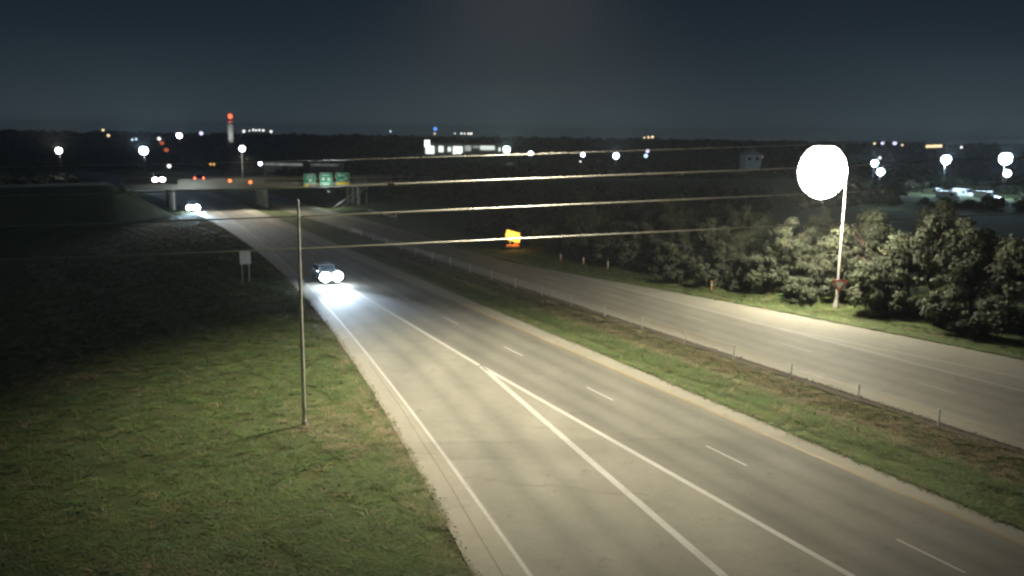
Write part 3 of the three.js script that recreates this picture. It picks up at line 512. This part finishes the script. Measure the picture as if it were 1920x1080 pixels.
{ // red beacon on a pale round tower
  const t = thing('beacon_tower', 'pale round tower with a glowing red beacon on top', 'tower', [-287.3, 0, -900]);
  part(t, 'shaft', new THREE.LatheGeometry([[3.2, 0], [3.0, 12], [3.3, 24], [2.7, 25.6], [0, 26.2]].map((p) => new THREE.Vector2(...p)), 20), M.whitePaint); part(t, 'platform', cyl(3.9, 3.9, 0.8, 0, 22.5, 0, 20), M.galv); part(t, 'beacon_mast', cyl(0.3, 0.4, 5, 0, 28), M.steel);
  part(t, 'beacon_lamp', new THREE.SphereGeometry(2.3, 18, 12).scale(1, 1.1, 1).translate(0, 30.8, 0), glowing(1, 0.13, 0.05, 2.6));
  const L = new THREE.PointLight(new THREE.Color(1, 0.1, 0.05), 120); L.position.set(0, 30.8, 3); L.castShadow = true; L.name = 'lamp_light'; t.add(L);
  const f = new THREE.SpotLight(new THREE.Color(0.95, 1, 0.95), 1100, 0, 0.6, 0.6); f.position.set(3, 2, 22); f.target.position.set(0, 20, 0); f.castShadow = true; f.name = 'lamp_light'; t.add(f, f.target); part(t, 'floodlight', rbox(0.8, 0.5, 0.4, 0.05, 3, 1.6, 22.5), M.darkSteel);
}
{ const t = thing('beacon_mast', 'thin mast with a small blue light above the showroom', 'mast', [-67.5, 0, -760]); part(t, 'pole', cyl(0.2, 0.4, 20, 0, 10), M.darkSteel); part(t, 'beacon_lamp', new THREE.SphereGeometry(1.6, 14, 10).translate(0, 20.2, 0), glowing(0.12, 0.3, 1, 1.4)); part(t, 'lamp_glow', new THREE.SphereGeometry(0.9, 12, 8).translate(-0.4, 16.2, 0.6), glowing(1, 0.85, 0.7, 1)); }
for (const [x, y, z, r, label] of [[-119.2, 11.7, -300, 0.8, 'upper dim red lamp right of the brilliant left lamp'], [-117.8, 9.4, -300, 0.85, 'lower dim red lamp right of the brilliant left lamp']]) { const t = thing('signal_lamp', label, 'signal lamp', [x, 0, z]); part(t, 'pole', cyl(0.08, 0.14, y, 0, y / 2), M.darkSteel); part(t, 'signal_lamp_lens', new THREE.SphereGeometry(r, 14, 8).scale(1, 0.8, 0.6).translate(0, y, 0.2), glowing(1, 0.22, 0.1, 0.45)); }
{ const t = thing('signal_lamp', 'small amber lamp pair behind the overpass barrier', 'signal lamp', [-85.4, 0, -250]); part(t, 'pole', cyl(0.08, 0.14, 6.7, 0, 3.3), M.darkSteel); for (const x of [-0.45, 0.5]) part(t, 'signal_lamp_lens', new THREE.SphereGeometry(0.36, 12, 8).translate(x, 6.7, 0.2), glowing(1, 0.5, 0.12, 1)); }

// ---------------------------------------------------------------- distant buildings
{ // showroom
  const z = -700, k = 700 / 1640, X = (p) => (p - 960) * k + 0.2, Y = (q, p) => 16 - (q - 253 - 0.0137 * (p - 960)) * k * 1.0;
  const t = thing('showroom', 'long brightly lit white showroom building in the far centre', 'building', [0, 0, z]);
  part(t, 'wall', box(62, 8.6, 14, X(866), 4.2, -7.6), std(0.4, 0.4, 0.38, 0.8)); part(t, 'roof', box(64, 0.6, 15, X(866), 8.9, -7.3), std(0.3, 0.3, 0.3, 0.8)); part(t, 'canopy', box(26, 0.5, 4, X(895), 7.7, 1.4), M.whitePaint);
  for (const [a, b, c, d, s] of [[794, 804, 262, 275, 2.2], [796, 812, 273, 287, 1.6], [820, 829, 273, 284, 1.4], [837, 843, 275, 283, 1.3], [847, 864, 274, 288, 2.0], [869, 880, 272, 282, 0.45], [884, 895, 272, 277, 0.3], [897, 924, 272, 280, 1.0], [931, 935, 276, 283, 1.2]]) {
    const w = (b - a) * k, h = (d - c) * k; part(t, 'lit_panel', rbox(w, h, 0.2, 0.08, X((a + b) / 2), Y((c + d) / 2, a), 0.1 + (c < 270 ? 0.2 : 0)), glowing(0.9, 1, 0.9, s)); }
  const L = new THREE.RectAreaLight(new THREE.Color(0.85, 1, 0.9), 2.0, 50, 6); L.position.set(X(860), 5, 3.6); L.lookAt(X(860), 4, 40); L.name = 'window_light'; t.add(L);
}
{ // long pale far wall in two lengths
  for (const [a, b, lit, label] of [[-84.9, -71.8, 0.16, 'left length of the low far building with an added pale glowing band'], [-69.1, -59.5, 0.09, 'right dimmer length of the low far building with an added glowing band']]) {
    const w = b - a, t = thing('far_building', label, 'building', [(a + b) / 2, 0, -300]); part(t, 'wall', box(w + 0.6, 5.6, 8, 0, 2.8, -4.2), M.concrete); part(t, 'roof', box(w + 1, 0.3, 8.6, 0, 5.82, -4.1), M.darkSteel);
    const n = Math.round(w / 1.6); for (let i = 0; i < n; i++) part(t, 'lit_panel', box(w / n - 0.12, 0.8, 0.1, -w / 2 + (i + 0.5) * w / n, 5.1, -0.16), glowing(0.85, 0.95, 0.85, lit * (0.7 + 0.6 * rnd()))); }  // glowing panels stand in for a pale strip of light along the building
}
{ const t = thing('house', 'pale low house lit grey at the left of the big street lamp', 'house', [101.8, 0, -380], 0.2); part(t, 'wall', box(7, 9, 6, 0, 4.5, 0), M.whitePaint); part(t, 'roof', new THREE.ExtrudeGeometry(new THREE.Shape([[-4, 0], [0, 2], [4, 0]].map((p) => new THREE.Vector2(...p))), { depth: 6.6, bevelEnabled: false }).translate(0, 9, -3.3), M.galv); for (const x of [-2, 1.6]) { const w = part(t, 'window', box(1.3, 1.3, 0.1, x, 7.4, 3.02), M.glass); part(w, 'frame', [box(1.5, 0.12, 0.12, x, 8.1, 3.04), box(1.5, 0.12, 0.12, x, 6.7, 3.04)], M.whitePaint); }
  const L = thing('added_yard_lamp', 'small lamp added in front of the pale house to light it', 'lamp', [104, 0, -370]); part(L, 'pole', cyl(0.06, 0.1, 8.2, 0, 4.1), M.darkSteel); part(L, 'lamp_glow', new THREE.SphereGeometry(0.2, 10, 8).translate(0, 8.3, 0), glowing(1, 0.95, 0.9, 1)); const p = new THREE.PointLight(new THREE.Color(1, 0.96, 0.95), 1); p.position.set(0, 8.3, 0); p.castShadow = true; L.add(p); p.name = 'lamp_light'; }  // lamp added only to brighten the house wall

renderer.render(scene, camera);
